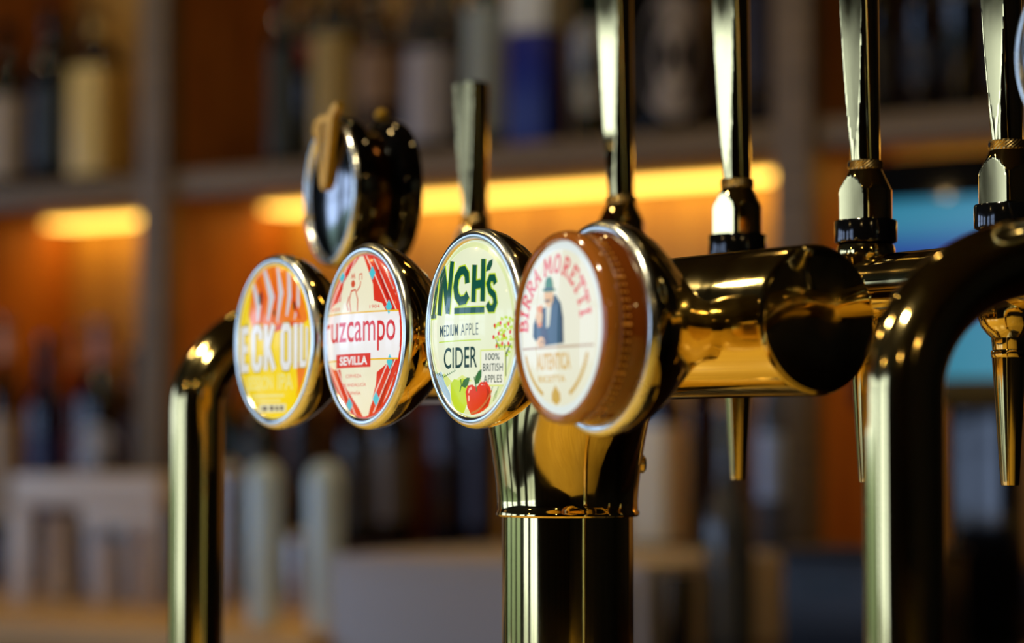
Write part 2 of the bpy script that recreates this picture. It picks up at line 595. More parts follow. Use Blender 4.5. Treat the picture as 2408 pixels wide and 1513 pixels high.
# -- upper left bay
G = 'bottles on the upper shelf'
bottle(5, .07, 90, UP, .27, (.10, .10, .10), 'bottle with grey white label at the far left end of the upper shelf', (.08, .56, (0.78, 0.75, 0.72)), group=G)
bottle(112, .07, 92, UP, .29, (.05, .09, .12), 'dark navy bottle with slate label beside the cream labelled bottle', (.12, .55, (0.20, 0.26, 0.32)), (.04, .07, .06), group=G)
bottle(222, .06, 118, UP, .27, (.16, .10, .05), 'brown bottle with tall cream label next to the left shelving post', (.05, .66, (0.93, 0.81, 0.47)), (.5, .4, .2), (.80, .93, (0.86, 0.72, 0.39)), 'square', group=G, sh=.66)
bottle(200, .20, 70, UP, .30, (.13, .07, .04), 'amber bottle in the second row behind the navy one', (.15, .5, (0.28, 0.16, 0.08)), group=G)
bottle(140, .215, 62, UP, .29, (.18, .10, .04), 'amber bottle in the second row at the left end', (.2, .5, (0.30, 0.17, 0.07)), (.05, .07, .05), group=G)
# -- upper middle bay
bottle(662, .08, 74, UP, .30, (.03, .035, .04), 'black bottle with dim grey green label, leftmost in the middle bay', (.06, .60, (0.22, 0.25, 0.25)), group=G)
bottle(722, .19, 84, UP, .31, (.05, .01, .015), 'dark bottle with deep red label standing in the second row', (.55, .66, (0.59, 0.03, 0.04)), (.4, .02, .03), group=G)
bottle(785, .07, 108, UP, .30, (.05, .05, .04), 'dark bottle with broad beige label behind the black harp badge', (.04, .62, (0.68, 0.59, 0.36)), (.65, .5, .2), group=G)
bottle(890, .06, 112, UP, .26, (.22, .11, .04), 'amber bottle with small tan label near the black badge', (.30, .58, (0.55, 0.44, 0.34)), (.3, .2, .1), group=G)
bottle(845, .20, 90, UP, .30, (.12, .06, .035), 'brown bottle behind the beige labelled one', (.45, .6, (0.22, 0.12, 0.07)), group=G)
bottle(1012, .06, 118, UP, .25, (.04, .06, .14), 'navy bottle with pale grey label left of the short tap handle', (.08, .58, (0.65, 0.64, 0.68)), (.08, .07, .05), group=G)
bottle(965, .20, 84, UP, .31, (.16, .08, .045), 'copper brown bottle behind the pale labelled navy one', (.4, .64, (0.30, 0.19, 0.12)), group=G)
bottle(1060, .20, 84, UP, .31, (.03, .04, .06), 'near black bottle in the back row of the middle bay', (.4, .62, (0.06, 0.08, 0.10)), group=G)
bottle(1142, .07, 100, UP, .31, (.22, .26, .27), 'clear bottle with tall whitish label behind the short tap handle', (.08, .64, (0.60, 0.65, 0.65)), (.4, .3, .2), group=G)
xb, yb_ = wx(1266, .07), .07
t = thing('gift_carton', 'tall blue spirit carton with white top section', 'carton', WALL @ Matrix.Translation((xb, yb_, UP)), G)
cz = wz(1266, 78, yb_) - UP
obj('sleeve', bx(-.030, .030, -.030, .030, .0005, cz, bevel=.002), pm('blue_card', (.02, .10, .52), .35), t)
obj('lid', bx(-.031, .031, -.031, .031, cz + .0005, cz + .11, bevel=.002), pm('white_card', (.85, .87, .86), .5), t)
bottle(1386, .07, 86, UP, .33, (.04, .10, .08), 'dark green bottle with pale oval label right of the blue one', (.12, .50, (0.68, 0.68, 0.66)), (.2, .25, .15), group=G, oval=True)
bottle(1478, .08, 82, UP, .31, (.03, .03, .035), 'black bottle behind the tall handle in the middle bay', (.1, .4, (0.10, 0.10, 0.12)), group=G)
bottle(1590, .06, 158, UP, .30, (.025, .025, .035), 'squat black bottle with large pale oval label', (.06, .60, (0.65, 0.62, 0.61)), group=G, oval=True, sh=.66)
bottle(1722, .18, 92, UP, .31, (.03, .03, .045), 'black bottle right of the squat oval labelled one', (.12, .4, (0.06, 0.06, 0.09)), group=G)
bottle(1785, .12, 84, UP, .32, (.03, .05, .14), 'dark blue bottle beside the right shelving post', (.2, .58, (0.16, 0.19, 0.30)), (.10, .14, .3), group=G)
# -- upper right bay
bottle(2080, .12, 96, UP, .30, (.02, .02, .03), 'black bottle in the right bay nearest its post', (.1, .4, (0.05, 0.05, 0.08)), group=G)
bottle(2175, .10, 90, UP, .31, (.03, .04, .10), 'navy bottle between the two right tap handles', (.15, .32, (0.14, 0.20, 0.30)), group=G)
bottle(2272, .09, 100, UP, .34, (.03, .04, .06), 'black bottle with grey upper label left of the last handle', (.42, .62, (0.34, 0.36, 0.38)), (.3, .32, .35), group=G)
bottle(2375, .09, 96, UP, .31, (.03, .03, .05), 'black bottle hidden behind the rightmost tap handle', (.1, .4, (0.08, 0.12, 0.20)), group=G)
# -- lower left bay
G = 'bottles on the lower shelf'
bottle(8, .06, 70, PL, .34, (.20, .14, .08), 'bottle with tall whitish label at the lower left edge', (.06, .55, (0.72, 0.68, 0.61)), (.6, .5, .48), (.82, .93, (0.88, 0.73, 0.68)), group=G)
bottle(112, .06, 92, PL, .31, (.03, .06, .20), 'deep blue bottle behind the steel glass rack', (.10, .5, (0.06, 0.10, 0.34)), (.06, .08, .1), group=G)
bottle(185, .19, 74, PL, .33, (.42, .10, .04), 'red amber bottle with beige capsule in the back row', (.2, .5, (0.65, 0.26, 0.13)), (.62, .46, .34), (.78, .93, (0.78, 0.52, 0.31)), group=G)
bottle(240, .05, 120, PL, .33, (.03, .03, .045), 'black bottle with rounded pale label beside the post', (.08, .52, (0.73, 0.75, 0.78)), (.55, .42, .42), (.76, .93, (0.75, 0.57, 0.55)), group=G, oval=True)
bottle(118, .20, 60, PL, .31, (.40, .22, .06), 'golden brown bottle in the back row at the left', (.15, .5, (0.62, 0.42, 0.13)), (.3, .12, .06), group=G)
bottle(318, .18, 70, PL, .29, (.14, .06, .04), 'dark brown bottle tucked against the left post', (.2, .5, (0.20, 0.10, 0.06)), group=G)
# -- lower middle bay
bottle(536, .10, 66, PL, .27, (.05, .16, .05), 'green bottle just right of the left brass leg', (.1, .45, (0.12, 0.16, 0.10)), (.10, .25, .06), group=G)
bottle(612, .08, 104, PL, .25, (.06, .06, .06), 'black bottle with grey label behind the steel canisters', (.3, .62, (0.24, 0.26, 0.24)), (.4, .42, .36), group=G)
bottle(712, .10, 88, PL, .30, (.12, .02, .02), 'dark red bottle between the two steel canisters', (.2, .55, (0.10, 0.05, 0.07)), (.3, .04, .05), group=G)
bottle(800, .18, 80, PL, .30, (.30, .08, .03), 'rust coloured bottle behind the canisters', (.3, .6, (0.24, 0.05, 0.03)), (.4, .1, .05), group=G)
bottle(842, .07, 84, PL, .24, (.10, .09, .07), 'brown black bottle with dull label right of the canisters', (.1, .55, (0.18, 0.16, 0.12)), (.4, .2, .08), group=G)
bottle(925, .06, 96, PL, .26, (.08, .06, .05), 'dark bottle with tan lower label and blue neck band', (.14, .55, (0.34, 0.30, 0.24)), (.2, .08, .05), (.80, .93, (0.13, 0.29, 0.59)), group=G)
bottle(985, .18, 80, PL, .30, (.35, .10, .03), 'orange brown bottle in the back row of the lower bay', (.4, .6, (0.30, 0.10, 0.03)), (.4, .15, .05), group=G)
bottle(1052, .07, 84, PL, .29, (.04, .03, .10), 'navy bottle with slate blue label left of the brass column', (.42, .66, (0.20, 0.24, 0.38)), (.15, .1, .12), group=G)
bottle(1130, .08, 78, PL, .29, (.08, .02, .05), 'plum coloured bottle against the brass column', (.1, .5, (0.08, 0.06, 0.20)), group=G)
bottle(1240, .08, 90, PL, .29, (.03, .03, .06), 'dark bottle hidden behind the brass column', (.1, .5, (0.05, 0.05, 0.10)), group=G)
bottle(1542, .05, 122, PL, .27, (.03, .05, .16), 'navy bottle with large cream label right of the brass column', (.06, .62, (0.93, 0.88, 0.73)), (.3, .14, .1), None, 'square', group=G, sh=.68)
bottle(1655, .12, 78, PL, .30, (.12, .02, .015), 'dark red bottle right of the cream labelled one', (.2, .5, (0.10, 0.04, 0.04)), (.3, .3, .35), (.80, .93, (0.55, 0.52, 0.59)), group=G)
bottle(1735, .20, 90, PL, .29, (.32, .31, .31), 'frosted grey bottle near the right post', (.3, .62, (0.52, 0.49, 0.48)), (.3, .28, .28), group=G)
bottle(1812, -.055, 62, CTR, .33, (.30, .34, .40), 'slim bottle with pale blue label in front of the right post', (.46, .70, (0.65, 0.75, 0.93)), (.4, .42, .46), group=G, sh=.72)
# -- on the counter: grey bottle with yellow stopper
bottle(1712, -.40, 118, CTR, .265, (.30, .31, .31), 'grey glass bottle with mustard yellow stopper beneath the brass nozzle', (.05, .35, (0.28, 0.29, 0.28)), (.70, .52, .10), (.80, .93, (0.35, 0.36, 0.30)), group='bottles standing on the back counter', sh=.50)

# steel canisters on the counter; bright pair painted pale blue for reflected window light
M['canister'] = pm('painted_reflection_steel', (.84, .95, 1.0), .25, .05, coat=.5)


def canister(px, y, wpx, ytop, label, mat=None):
    x = wx(px, y); r = ww(px, wpx, y) / 2; h = wz(px, ytop, y) - CTR
    t = thing('canister', label, 'canister', WALL @ Matrix.Translation((x, y, CTR)), 'tall canisters on the back counter')
    obj('body', lathe([(0, .0008), (r * .80, .0008), (r * .84, .004), (r, h * .55), (r, h * .82)], 48), mat, t, ang=50)
    obj('lid', lathe([(r * 1.03, h * .815), (r * 1.03, h * .85), (r * .92, h * .93), (r * .55, h * .985), (0, h)], 48), mat, t, ang=50)


canister(622, -.38, 86, 1085, 'tall steel canister, window reflection painted pale blue, left of the bright pair, below the yellow badge', M['canister'])
canister(764, -.38, 86, 1085, 'tall steel canister, window reflection painted pale blue, right of the bright pair, below the red badge', M['canister'])
canister(538, -.16, 56, 1085, 'dimmer steel canister just right of the left brass leg', M['steel'])
canister(700, -.16, 50, 1250, 'short dim steel canister standing behind the bright pair', M['steel'])

# steel rack with cups
yr = -.24
M['rack'] = pm('satin_grey_metal', (.84, .81, .78), .4, .05)
rk = thing('steel_rack', 'grey steel glass rack standing on the oak counter at left', 'rack', WALL.copy())
rx0, rx1 = wx(26, yr), wx(372, yr)
zt = wz(200, 1118, yr); zm = wz(200, 1195, yr)
obj('tray', bx(rx0, rx1, yr, yr + .16, zm, zt, bevel=.004), M['rack'], rk)
obj('apron', bx(wx(192, yr), rx1 - .0005, yr + .0005, yr + .01, wz(200, 1238, yr), zm - .0005, bevel=.002), M['rack'], rk)
for a, b in ((rx0, rx0 + .035), (rx1 - .012, rx1)):
    obj('leg', bx(a, b, yr, yr + .012, CTR, zm - .0005, bevel=.002), M['rack'], rk)
    obj('leg', bx(a, b, yr + .148, yr + .16, CTR, zm - .0005, bevel=.002), M['rack'], rk)
obj('rear_panel', bx(rx0 + .036, rx1 - .013, yr + .152, yr + .158, CTR + .001, zm - .001), M['black'], rk, smooth=False)
for px, w, yt, lb in ((146, 88, 1212, 'largest grey steel cup standing under the rack'), (260, 74, 1268, 'middle grey steel cup standing under the rack'),
                      (330, 60, 1230, 'slim grey steel cup by the rack post')):
    y = yr + .06
    x = wx(px, y); r = ww(px, w, y) / 2; h = wz(px, yt, y) - CTR
    t = obj('steel_cup', lathe([(0, .001), (r * .78, .001), (r * .82, .004), (r, h), (r * .94, h), (r * .78, .006), (0, .006)], 40), M['rack'], None,
            WALL @ Matrix.Translation((x, y, CTR)), ang=50)
    tag(t, lb, 'cup', 'steel cups under the rack')

# till screen
yS = -.30
sx0, sx1 = wx(2040, yS), wx(2520, yS)
sz0, sz1 = wz(2280, 890, yS), wz(2280, 462, yS)
mon = thing('till_monitor', 'till monitor with glowing cyan and blue screen behind the right taps', 'monitor', WALL.copy())
obj('casing', bx(sx0 - .02, sx1 + .02, yS, yS + .035, sz0 - .03, sz1 + .045, bevel=.004), M['black'], mon)
sm = bpy.data.materials.new('screen_glow'); sm.use_nodes = True
b = sm.node_tree.nodes['Principled BSDF']; b.inputs['Base Color'].default_value = (.01, .01, .01, 1); b.inputs['Roughness'].default_value = .15
tc = node(sm, 'ShaderNodeTexCoord'); sp = node(sm, 'ShaderNodeSeparateXYZ'); rp = node(sm, 'ShaderNodeValToRGB')
sm.node_tree.links.new(tc.outputs['Generated'], sp.inputs[0]); sm.node_tree.links.new(sp.outputs['Z'], rp.inputs[0])
e = rp.color_ramp.elements
e[0].position = 0; e[0].color = (*s2l((.10, .50, .58)), 1)
e[1].position = 1; e[1].color = (*s2l((.12, .50, .62)), 1)
for p, c in ((.30, (.10, .50, .60)), (.38, (.02, .10, .45)), (.68, (.02, .15, .60)), (.78, (.15, .42, .62)), (.88, (.20, .55, .66))):
    q = e.new(p); q.color = (*s2l(c), 1)
sm.node_tree.links.new(rp.outputs[0], b.inputs['Emission Color']); b.inputs['Emission Strength'].default_value = .8
obj('screen', bx(sx0, sx1, yS - .002, yS - .0003, sz0, sz1), sm, mon, smooth=False)
obj('stand', bx((sx0 + sx1) / 2 - .04, (sx0 + sx1) / 2 + .04, yS + .036, yS + .06, CTR, sz0 + .05, bevel=.003), M['black'], mon)
obj('foot', bx((sx0 + sx1) / 2 - .09, (sx0 + sx1) / 2 + .09, yS - .03, yS + .10, CTR, CTR + .012, bevel=.003), M['black'], mon)
# navy box and black box on the dark cabinet
yb = -.47
t = thing('storage_box', 'dark navy box on the counter below the till monitor', 'box', WALL.copy())
x0, x1 = wx(1835, yb), wx(2180, yb)
nb = pm('navy_board', (.05, .09, .15), .4)
obj('body', bx(x0, x1, yb, yb + .09, CTR, wz(1950, 1310, yb), bevel=.004), nb, t)
obj('lid', bx(x0 - .003, x1 + .003, yb - .003, yb + .093, wz(1950, 1310, yb) + .0005, wz(1950, 1290, yb), bevel=.003), nb, t)
obj('label_paper', bx(wx(1880, yb), wx(1990, yb), yb - .0012, yb - .0002, wz(1930, 1400, yb), wz(1930, 1350, yb)), pm('slate_label', (.16, .24, .32), .5), t, smooth=False)
t = thing('ice_bucket', 'black ice bucket between steel cooler and grey glass bottle', 'bucket', WALL @ Matrix.Translation((wx(1592, -.455), -.455, CTR)))
r = ww(1592, 74, -.455) / 2; h = wz(1592, 1350, -.455) - CTR
obj('body', lathe([(0, .001), (r * .85, .001), (r, h), (r * .95, h), (r * .8, .005), (0, .005)], 40), M['black'], t)
obj('handle', tube([(r * math.cos(a), 0, h * .9 + r * .25 * math.sin(a)) for a in [PI * i / 16 for i in range(17)]], .0015, 10), M['steel'], t)

# ================================================================== SERVING COUNTER (below the frame; seen in the brass)
CZ = -.27
sc_ = thing('serving_counter', 'golden oak serving counter the brass font stands on', 'counter', FONT.copy())
obj('bar_top', bx(-2.0, 1.7, -1.0, .30, CZ - .04, CZ, bevel=.006), M['bar_top'], sc_)
obj('front', bx(-1.98, 1.68, -.94, .26, -H0, CZ - .041), M['wood_dark'], sc_, smooth=False)
dt = thing('drip_tray', 'steel drip tray on the serving counter below the nozzles', 'tray', FONT.copy())
obj('body', bx(-.50, .16, .075, .235, CZ + .0005, CZ + .014, bevel=.003), M['steel'], dt)
for i in range(22):
    x = -.49 + .64 * i / 21
    obj('bar', bx(x - .004, x + .004, .085, .225, CZ + .0145, CZ + .017), M['steel_bright'], dt, smooth=False)

# ================================================================== BRASS FONT (bar A)
BZ = .050
font = thing('beer_font', 'large polished brass beer font, horizontal barrel on a thick column', 'beer font', FONT.copy())
RB = .032
XL, XR = -.365, .031
TOX = Matrix.Rotation(PI / 2, 4, 'Y')
prof = [(0, XL), (RB - .003, XL), (RB - .001, XL + .001), (RB, XL + .003), (RB, XR - .0022), (RB - .0006, XR - .0008), (RB - .0018, XR - .0002)]
obj('barrel', lathe(prof, 128, Matrix.Translation((0, 0, BZ)) @ TOX), M['brass'], font)
obj('end_cap', lathe([(RB - .0020, XR - .0015), (RB - .0020, XR + .0004), (RB - .0028, XR + .0008), (0, XR + .0008)], 128, Matrix.Translation((0, 0, BZ)) @ TOX), M['brass'], font)
# saddle: oval flare into the barrel, narrowing to a sleeve
XP = -.154
bm = bmesh.new()
secs = [(.0338, .0338, -.0370), (.0345, .0345, -.0362), (.0345, .0345, -.0348), (.0339, .0339, -.0340), (.0338, .0338, -.0290), (.0343, .0344, -.0220), (.0352, .0354, -.0140),
        (.0366, .0364, -.0060), (.0390, .0373, .0020), (.0428, .0381, .0110), (.0480, .0384, .0210), (.0535, .0370, .0310), (.0570, .0335, .0390), (.0575, .0290, .0450)]
rings = []
for a, b_, z in secs:
    rings.append([bm.verts.new((XP + a * math.cos(2 * PI * k / 96), b_ * math.sin(2 * PI * k / 96), z)) for k in range(96)])
for A_, B_ in zip(rings, rings[1:]):
    for k in range(96):
        j = (k + 1) % 96
        bm.faces.new((A_[k], A_[j], B_[j], B_[k]))
bm.faces.new(rings[0][::-1])
obj('saddle', bm, M['brass'], font, ang=40)
RC = .0316
obj('column', lathe([(RC, CZ + .012), (RC, -.0372)], 128, Matrix.Translation((XP, 0, 0))), M['brass'], font)
obj('base_flange', lathe([(.055, CZ + .0005), (.055, CZ + .007), (.052, CZ + .010), (.036, CZ + .013), (RC + .0003, CZ + .02)], 96, Matrix.Translation((XP, 0, 0))), M['brass'], font)
a = math.radians(-8)
obj('set_screw', lathe([(.0045, -.001), (.0045, .0016), (.003, .0028), (0, .0030)], 24,
                       Matrix.Translation((XP, 0, -.012)) @ Matrix.Rotation(math.radians(62), 4, 'Z') @ Matrix.Translation((.0352, 0, 0)) @ Matrix.Rotation(PI / 2, 4, 'Y')), M['brass_soft'], font)

# ================================================================== SWAN RAIL (pipe B)
RZ, RR = .0725, .0155
YB = .113
rail = thing('brass_rail', 'bent brass tube rail on two legs carrying the row of taps', 'rail', FONT.copy())


def leg_path(x, y):
    pts = [(x, y, CZ + .01), (x, y, -.1), (x, y, 0.0)]
    Rh, Rv = .080, .055
    for i in range(0, 19):
        a = PI / 2 * i / 18
        pts.append((x, y + Rh * (1 - math.cos(a)), RZ - Rv + Rv * math.sin(a)))
    pts.append((x, YB + .002, RZ))
    return pts


for x, y in ((.122, -.036), (-.462, -.047)):
    obj('leg', tube(leg_path(x, y), RR, 64), M['brass'], rail, ang=60)
    obj('flange', lathe([(.028, CZ + .0005), (.028, CZ + .006), (.020, CZ + .010), (RR + .0004, CZ + .012)], 64, Matrix.Translation((x, y, 0))), M['brass'], rail)
    obj('elbow', lathe([(0, -.020), (.012, -.019), (.018, -.014), (.0185, 0), (.018, .014), (.012, .019), (0, .020)], 48,
                       Matrix.Translation((x, YB, RZ)) @ TOX), M['brass'], rail, ang=60)
obj('crossbar', tube([(-.462, YB, RZ), (-.2, YB, RZ), (.122, YB, RZ)], RR, 64), M['brass'], rail, ang=60)


# ================================================================== TAPS
def make_tap(label, ztop=.275, spout=True):
    t = thing('beer_tap', label, 'tap', FONT.copy(), 'brass beer taps on the rail')
    # nozzle and outlet under the rail
    obj('outlet', lathe([(.0125, .066), (.0132, .058), (.0134, .0535), (.0122, .0500), (.0098, .0470), (.0078, .0450), (.0074, .0400), (.0068, .0385)], 48), M['brass'], t, ang=40)
    if spout: obj('nozzle', lathe([(.0079, .0395), (.0081, .0385), (.0079, .0365), (.0076, .0362), (.0043, -.0185), (.0040, -.0205), (.0033, -.0207), (.0033, -.010)], 48), M['brass'], t, ang=40)
    obj('base_ring', lathe([(.0125, .078), (.0136, .0860), (.0140, .0880), (.0140, .0905), (.0133, .0928), (.0110, .0934)], 48), M['brass'], t, ang=40)
    obj('collar', lathe([(.0136, .0936), (.0149, .0942), (.0150, .0950), (.0150, .1036), (.0146, .1046), (.0110, .1048)], 64), M['black'], t, ang=40)

    def facet(x, y, z):
        c = .0093
        y = max(y, -c)
        a = math.radians(75)
        for s in (1, -1):          # shallower flats on the flanks
            nx, ny = s * math.sin(a), -math.cos(a)
            d = x * nx + y * ny
            if d > .0117: x -= nx * (d - .0117); y -= ny * (d - .0117)
        return (x, max(y, -c), z)
    prof = [(.0118, .1047), (.0127, .1052)] + [(.0127, .1052 + (.1190 - .1052) * i / 6) for i in range(1, 7)] + \
           [(.0127 - (.0127 - .0079) * i / 14, .1190 + (.1290 - .1190) * i / 14) for i in range(1, 15)]
    bd = obj('valve_body', lathe(prof, 128, fn=facet), M['brass'], t, ang=14)
    obj('screw_hole', lathe([(.0017, 0), (.0014, -.001), (0, -.001)], 16, Matrix.Translation((.0112, .0052, .1105)) @ Matrix.Rotation(PI / 2, 4, 'Y') @ Matrix.Rotation(-.4, 4, 'X')), M['hole'], t)
    # knurled ring: diamond knurl in relief
    bm = bmesh.new()
    rows = 7; seg = 56; rings = []
    for k in range(rows):
        z = .1290 + .0044 * k / (rows - 1)
        ring = []
        for i in range(seg):
            a = 2 * PI * i / seg
            rr = .0083 + (.00022 if (i + k) % 2 else -.00018)
            if k in (0, rows - 1): rr = .0080
            ring.append(bm.verts.new((rr * math.cos(a), rr * math.sin(a), z)))
        rings.append(ring)
    for A_, B_ in zip(rings, rings[1:]):
        for i in range(seg):
            j = (i + 1) % seg
            bm.faces.new((A_[i], A_[j], B_[j])); bm.faces.new((A_[i], B_[j], B_[i]))
    bm.faces.new(rings[0][::-1]); bm.faces.new(rings[-1])
    kr = obj('knurled_ring', bm, M['brass_soft'], t, smooth=False)
    obj('grub_screw', lathe([(.0011, 0), (.0011, .0004), (0, .0004)], 16, Matrix.Translation((-.003, -.0076, .1313)) @ TOY @ Matrix.Rotation(-.35, 4, 'Y')), M['hole'], kr)
    # lever: round, widening upwards, with a long flat on the customer side, leaning slightly forward
    n = 26
    prof = []
    z0 = .1332
    for i in range(n + 1):
        f = i / n
        prof.append((.0071 + .0042 * f ** .9, z0 + (ztop - z0) * f))
    rt = prof[-1][0]
    prof += [(rt * .97, ztop + .0012), (rt * .88, ztop + .0022), (0, ztop + .0026)]

    def lever(x, y, z):
        f = (z - z0) / (.275 - z0)
        c = .0072 - .0028 * min(1, f * 1.25)
        y = max(y, -c)
        return (x, y - .045 * (z - z0), z)
    bm = lathe(prof, 128, fn=lever)
    obj('lever', bm, M['brass'], t, ang=14)
    return t


def copy_thing(src, label, group=None):
    r = src.copy(); C.objects.link(r); r['label'] = label
    for ch in src.children:
        c = ch.copy(); C.objects.link(c); c.parent = r
        for g in ch.children:
            d = g.copy(); C.objects.link(d); d.parent = c
    return r


tap = make_tap('brass beer tap at the right end, sharply focused, its lever cut by the frame')
tap.matrix_world = FONT @ Matrix.Translation((.0284, YB, 0))
for x, lb in ((-.066, 'brass beer tap standing just beyond the barrel end cap, second from the right'),
              (-.164, 'brass beer tap behind the middle of the barrel, third from the right'),
              (-.2655, 'brass beer tap rising behind the amber ringed badge')):
    c = copy_thing(tap, lb)
    c.matrix_world = FONT @ Matrix.Translation((x, YB, 0))
st = make_tap('shorter brass beer tap with flat top rising behind the cider badge', .2105, False)
st.matrix_world = FONT @ Matrix.Translation((-.408, YB - .004, 0))


# ================================================================== BADGES
# --- cider badge
cream = lit((.95, .98, .84))
t = badge(-.1077, BZ - .0005, 'pale green cider badge with dark green hand lettering and apples', cream)
K = dict(R=FACE_R, dome=9.0, y0=BADGE_Y, bulge=True, a=1.01, b=-.9, c=1.79)
GREEN = lit((.04, .36, .28), .7); LEAF = lit((.10, .48, .22), .7); LIME = lit((.78, .90, .16)); PALE = lit((.97, .98, .90)); YG = lit((.90, .95, .55))
DKTXT = lit((.06, .28, .27), .6); RED = lit((.90, .16, .08)); DRED = lit((.72, .08, .05)); WHITE = lit((.98, .98, .96)); BLUEP = lit((.66, .82, .90))
INNER = lit((.90, .95, .70))
ink(t, 'border_ring', INNER, Soup().stroke(arc(0, 0, 37.5, 37.5, 0, 360, 60)[:-1], 2.4, closed=True), 0, **K)
hills = Soup()
hills.poly([(-40, -6), (-37, -16), (-30, -21), (-24, -20), (-17, -24), (-8, -21), (2, -24), (14, -21), (26, -24), (38, -16), (40.4, -3), (38, -14), (30, -27), (18, -36), (0, -40.4), (-18, -36), (-30, -27), (-37, -16)][:13] +
           [(38, -14), (34, -22), (28, -29), (20, -35), (10, -39), (0, -40.3), (-10, -39), (-20, -35), (-28, -29), (-34, -22), (-38.5, -12)])
ink(t, 'hills', YG, hills, 1, **K)
ink(t, 'stream', BLUEP, Soup().poly([(-33, -20), (-27, -19), (-24, -24), (-19, -29), (-18, -36), (-22, -34), (-27, -30), (-31, -25)]), 2, **K)
s = Soup()
for i in range(14):
    u = -36 + i * 1.6
    s.stroke([(u, -22 + abs(i - 7) * .4), (u + .5, -21 + abs(i - 7) * .4), (u + 1.2, -21.6 + abs(i - 7) * .4)], .35)
for u, v in ((20, -31), (22, -29), (24, -32), (27, -27), (17, -29), (30, -25), (12, -27)):
    s.stroke([(u, v - 3), (u + .8, v), (u + 2.4, v + 2.6)], .4)
ink(t, 'grass_blades', LEAF, s, 3, **K)
# orchard tree
s = Soup()
for i in range(60):
    a = random.random() * 2 * PI; q = math.sqrt(random.random())
    s.ell(29 + 11 * q * math.cos(a), -4 + 9.5 * q * math.sin(a), .8 + .5 * random.random(), .55 + .4 * random.random(), 8)
ink(t, 'tree_crown', LIME, s, 2, **K)
s = Soup()
for u, v in ((21, 0), (26, 1), (33, .5), (20, -5), (24.5, -3.5), (29, -4.5), (34.5, -3), (27.5, -8), (22.5, -9), (33, -8)):
    s.ell(u, v, .95, .95, 10)
ink(t, 'tree_fruit', RED, s, 4, **K)
s = Soup()
s.stroke([(30, -22), (30.5, -14), (29.5, -8)], [2.2, 1.3, .6]); s.stroke([(30.4, -14), (25, -10), (22, -6)], [1, .6, .4]); s.stroke([(30.4, -13), (35, -8)], [1, .5])
ink(t, 'tree_trunk', DKTXT, s, 3, **K)
# hand lettering
outline = Soup(); L_ = Soup()


def hl(pts, w):
    L_.stroke(pts, w); outline.stroke(pts, [q + 1.3 for q in w] if isinstance(w, list) else w + 1.3)


hl([(-34.4, 5.6), (-30.4, 24)], 2.6)
hl([(-36.6, 6.4), (-31.6, 6.2)], 1.8); hl([(-32.6, 24.0), (-28.6, 24.6)], 1.8)
hl([(-28.8, 6.3), (-25.6, 29.6)], 3.6)
hl([(-25.4, 29.0), (-20.8, 7.0)], 3.8)
hl([(-21.0, 6.6), (-16.9, 30.8)], 3.4)
hl([(-3.2, 19.6), (-3.6, 23.6), (-6.0, 25.8), (-9.4, 25.6), (-12.6, 22.6), (-13.8, 18.4), (-12.8, 14.4), (-9.8, 11.9), (-5.4, 12.2), (-2.6, 14.6)], 3.9)
hl([(2.2, 10.9), (3.4, 27.8)], 3.8); hl([(10.4, 10.9), (11.3, 30.2)], 3.8); hl([(2.6, 18.6), (11, 19.0)], 3.8)
hl([(21.8, 18.4), (20.4, 21.2), (17.2, 21.2), (15.4, 18.6), (16.8, 15.6), (20.6, 13.4), (21.6, 10.2), (19.8, 7.6), (16.4, 7.6), (14.4, 10.0)], 3.2)
hl([(-15.0, 7.6), (12.0, 7.2)], 2.6)
leafp = [(13.6, 24.2), (14.2, 26.8), (16.2, 29.0), (19.6, 29.8), (19.2, 27.2), (17.2, 24.8)]
ink(t, 'lettering_outline', LIME, outline, 3, **K)
L_.poly(leafp)
o = ink(t, 'lettering', GREEN, L_, 5, **K); o['label'] = 'dark green hand drawn name INCH\'S, underlined'
s = Soup().text('MEDIUM', -28, -11.6, -3.6, 1.6, .006, 1.08); s.text('APPLE', -9.0, 6.6, -3.6, 1.6, -.008, 1.06)
o = ink(t, 'small_lettering', DKTXT, s, 5, **K)
ink(t, 'divider', LIME, Soup().rect(-29, -6.1, 9, -5.6), 5, **K)
ink(t, 'big_lettering', DKTXT, Soup().text('CIDER', -24.5, 5.6, -18.0, -8.6, .01), 5, **K)
ink(t, 'sign_border', YG, Soup().rect(8.4, -26.4, 30.6, -10.2), 5, **K)
ink(t, 'sign_panel', PALE, Soup().rect(9.3, -25.7, 29.7, -10.9), 6, **K)
ink(t, 'sign_lettering', DKTXT, Soup().text('100%', 13.2, 25.6, -15.0, -12.0, .01).text('BRITISH', 11.0, 28.4, -19.8, -16.4, .008, 1.05).text('APPLES', 11.6, 27.8, -24.8, -21.4, .008, 1.05), 7, **K)
# apples
s = Soup().poly([(-18.5 + 0, -25), (-15, -22.6), (-11, -23.4), (-7, -22.4), (-3, -24), (-1.5, -28), (-2.5, -33), (-6, -37.6), (-10, -38.6), (-14, -36.4), (-17.6, -31.5)])
ink(t, 'green_apple', LIME, s, 5, **K)
s = Soup().poly([(-4.6, -28.6), (-2.6, -25.8), (1.5, -25.4), (5, -26.8), (9, -24.4), (14, -24.2), (17.6, -27), (18.2, -31), (16, -35), (11.6, -37.0), (6, -38.8), (1, -39.2), (-3, -35)])
ink(t, 'red_apple', RED, s, 6, **K)
ink(t, 'apple_shade', DRED, Soup().poly([(14, -26.5), (16.8, -28.5), (17, -31.5), (14.6, -34.6), (10, -36.4), (13.4, -32.8), (14.8, -29.5)]), 7, **K)
ink(t, 'apple_shine', lit((1, .75, .65)), Soup().stroke([(-1.8, -29), (-.8, -27.4), (1.2, -26.9)], 1.1).ell(-1.4, -31.4, .8, 1.4, 12), 8, **K)
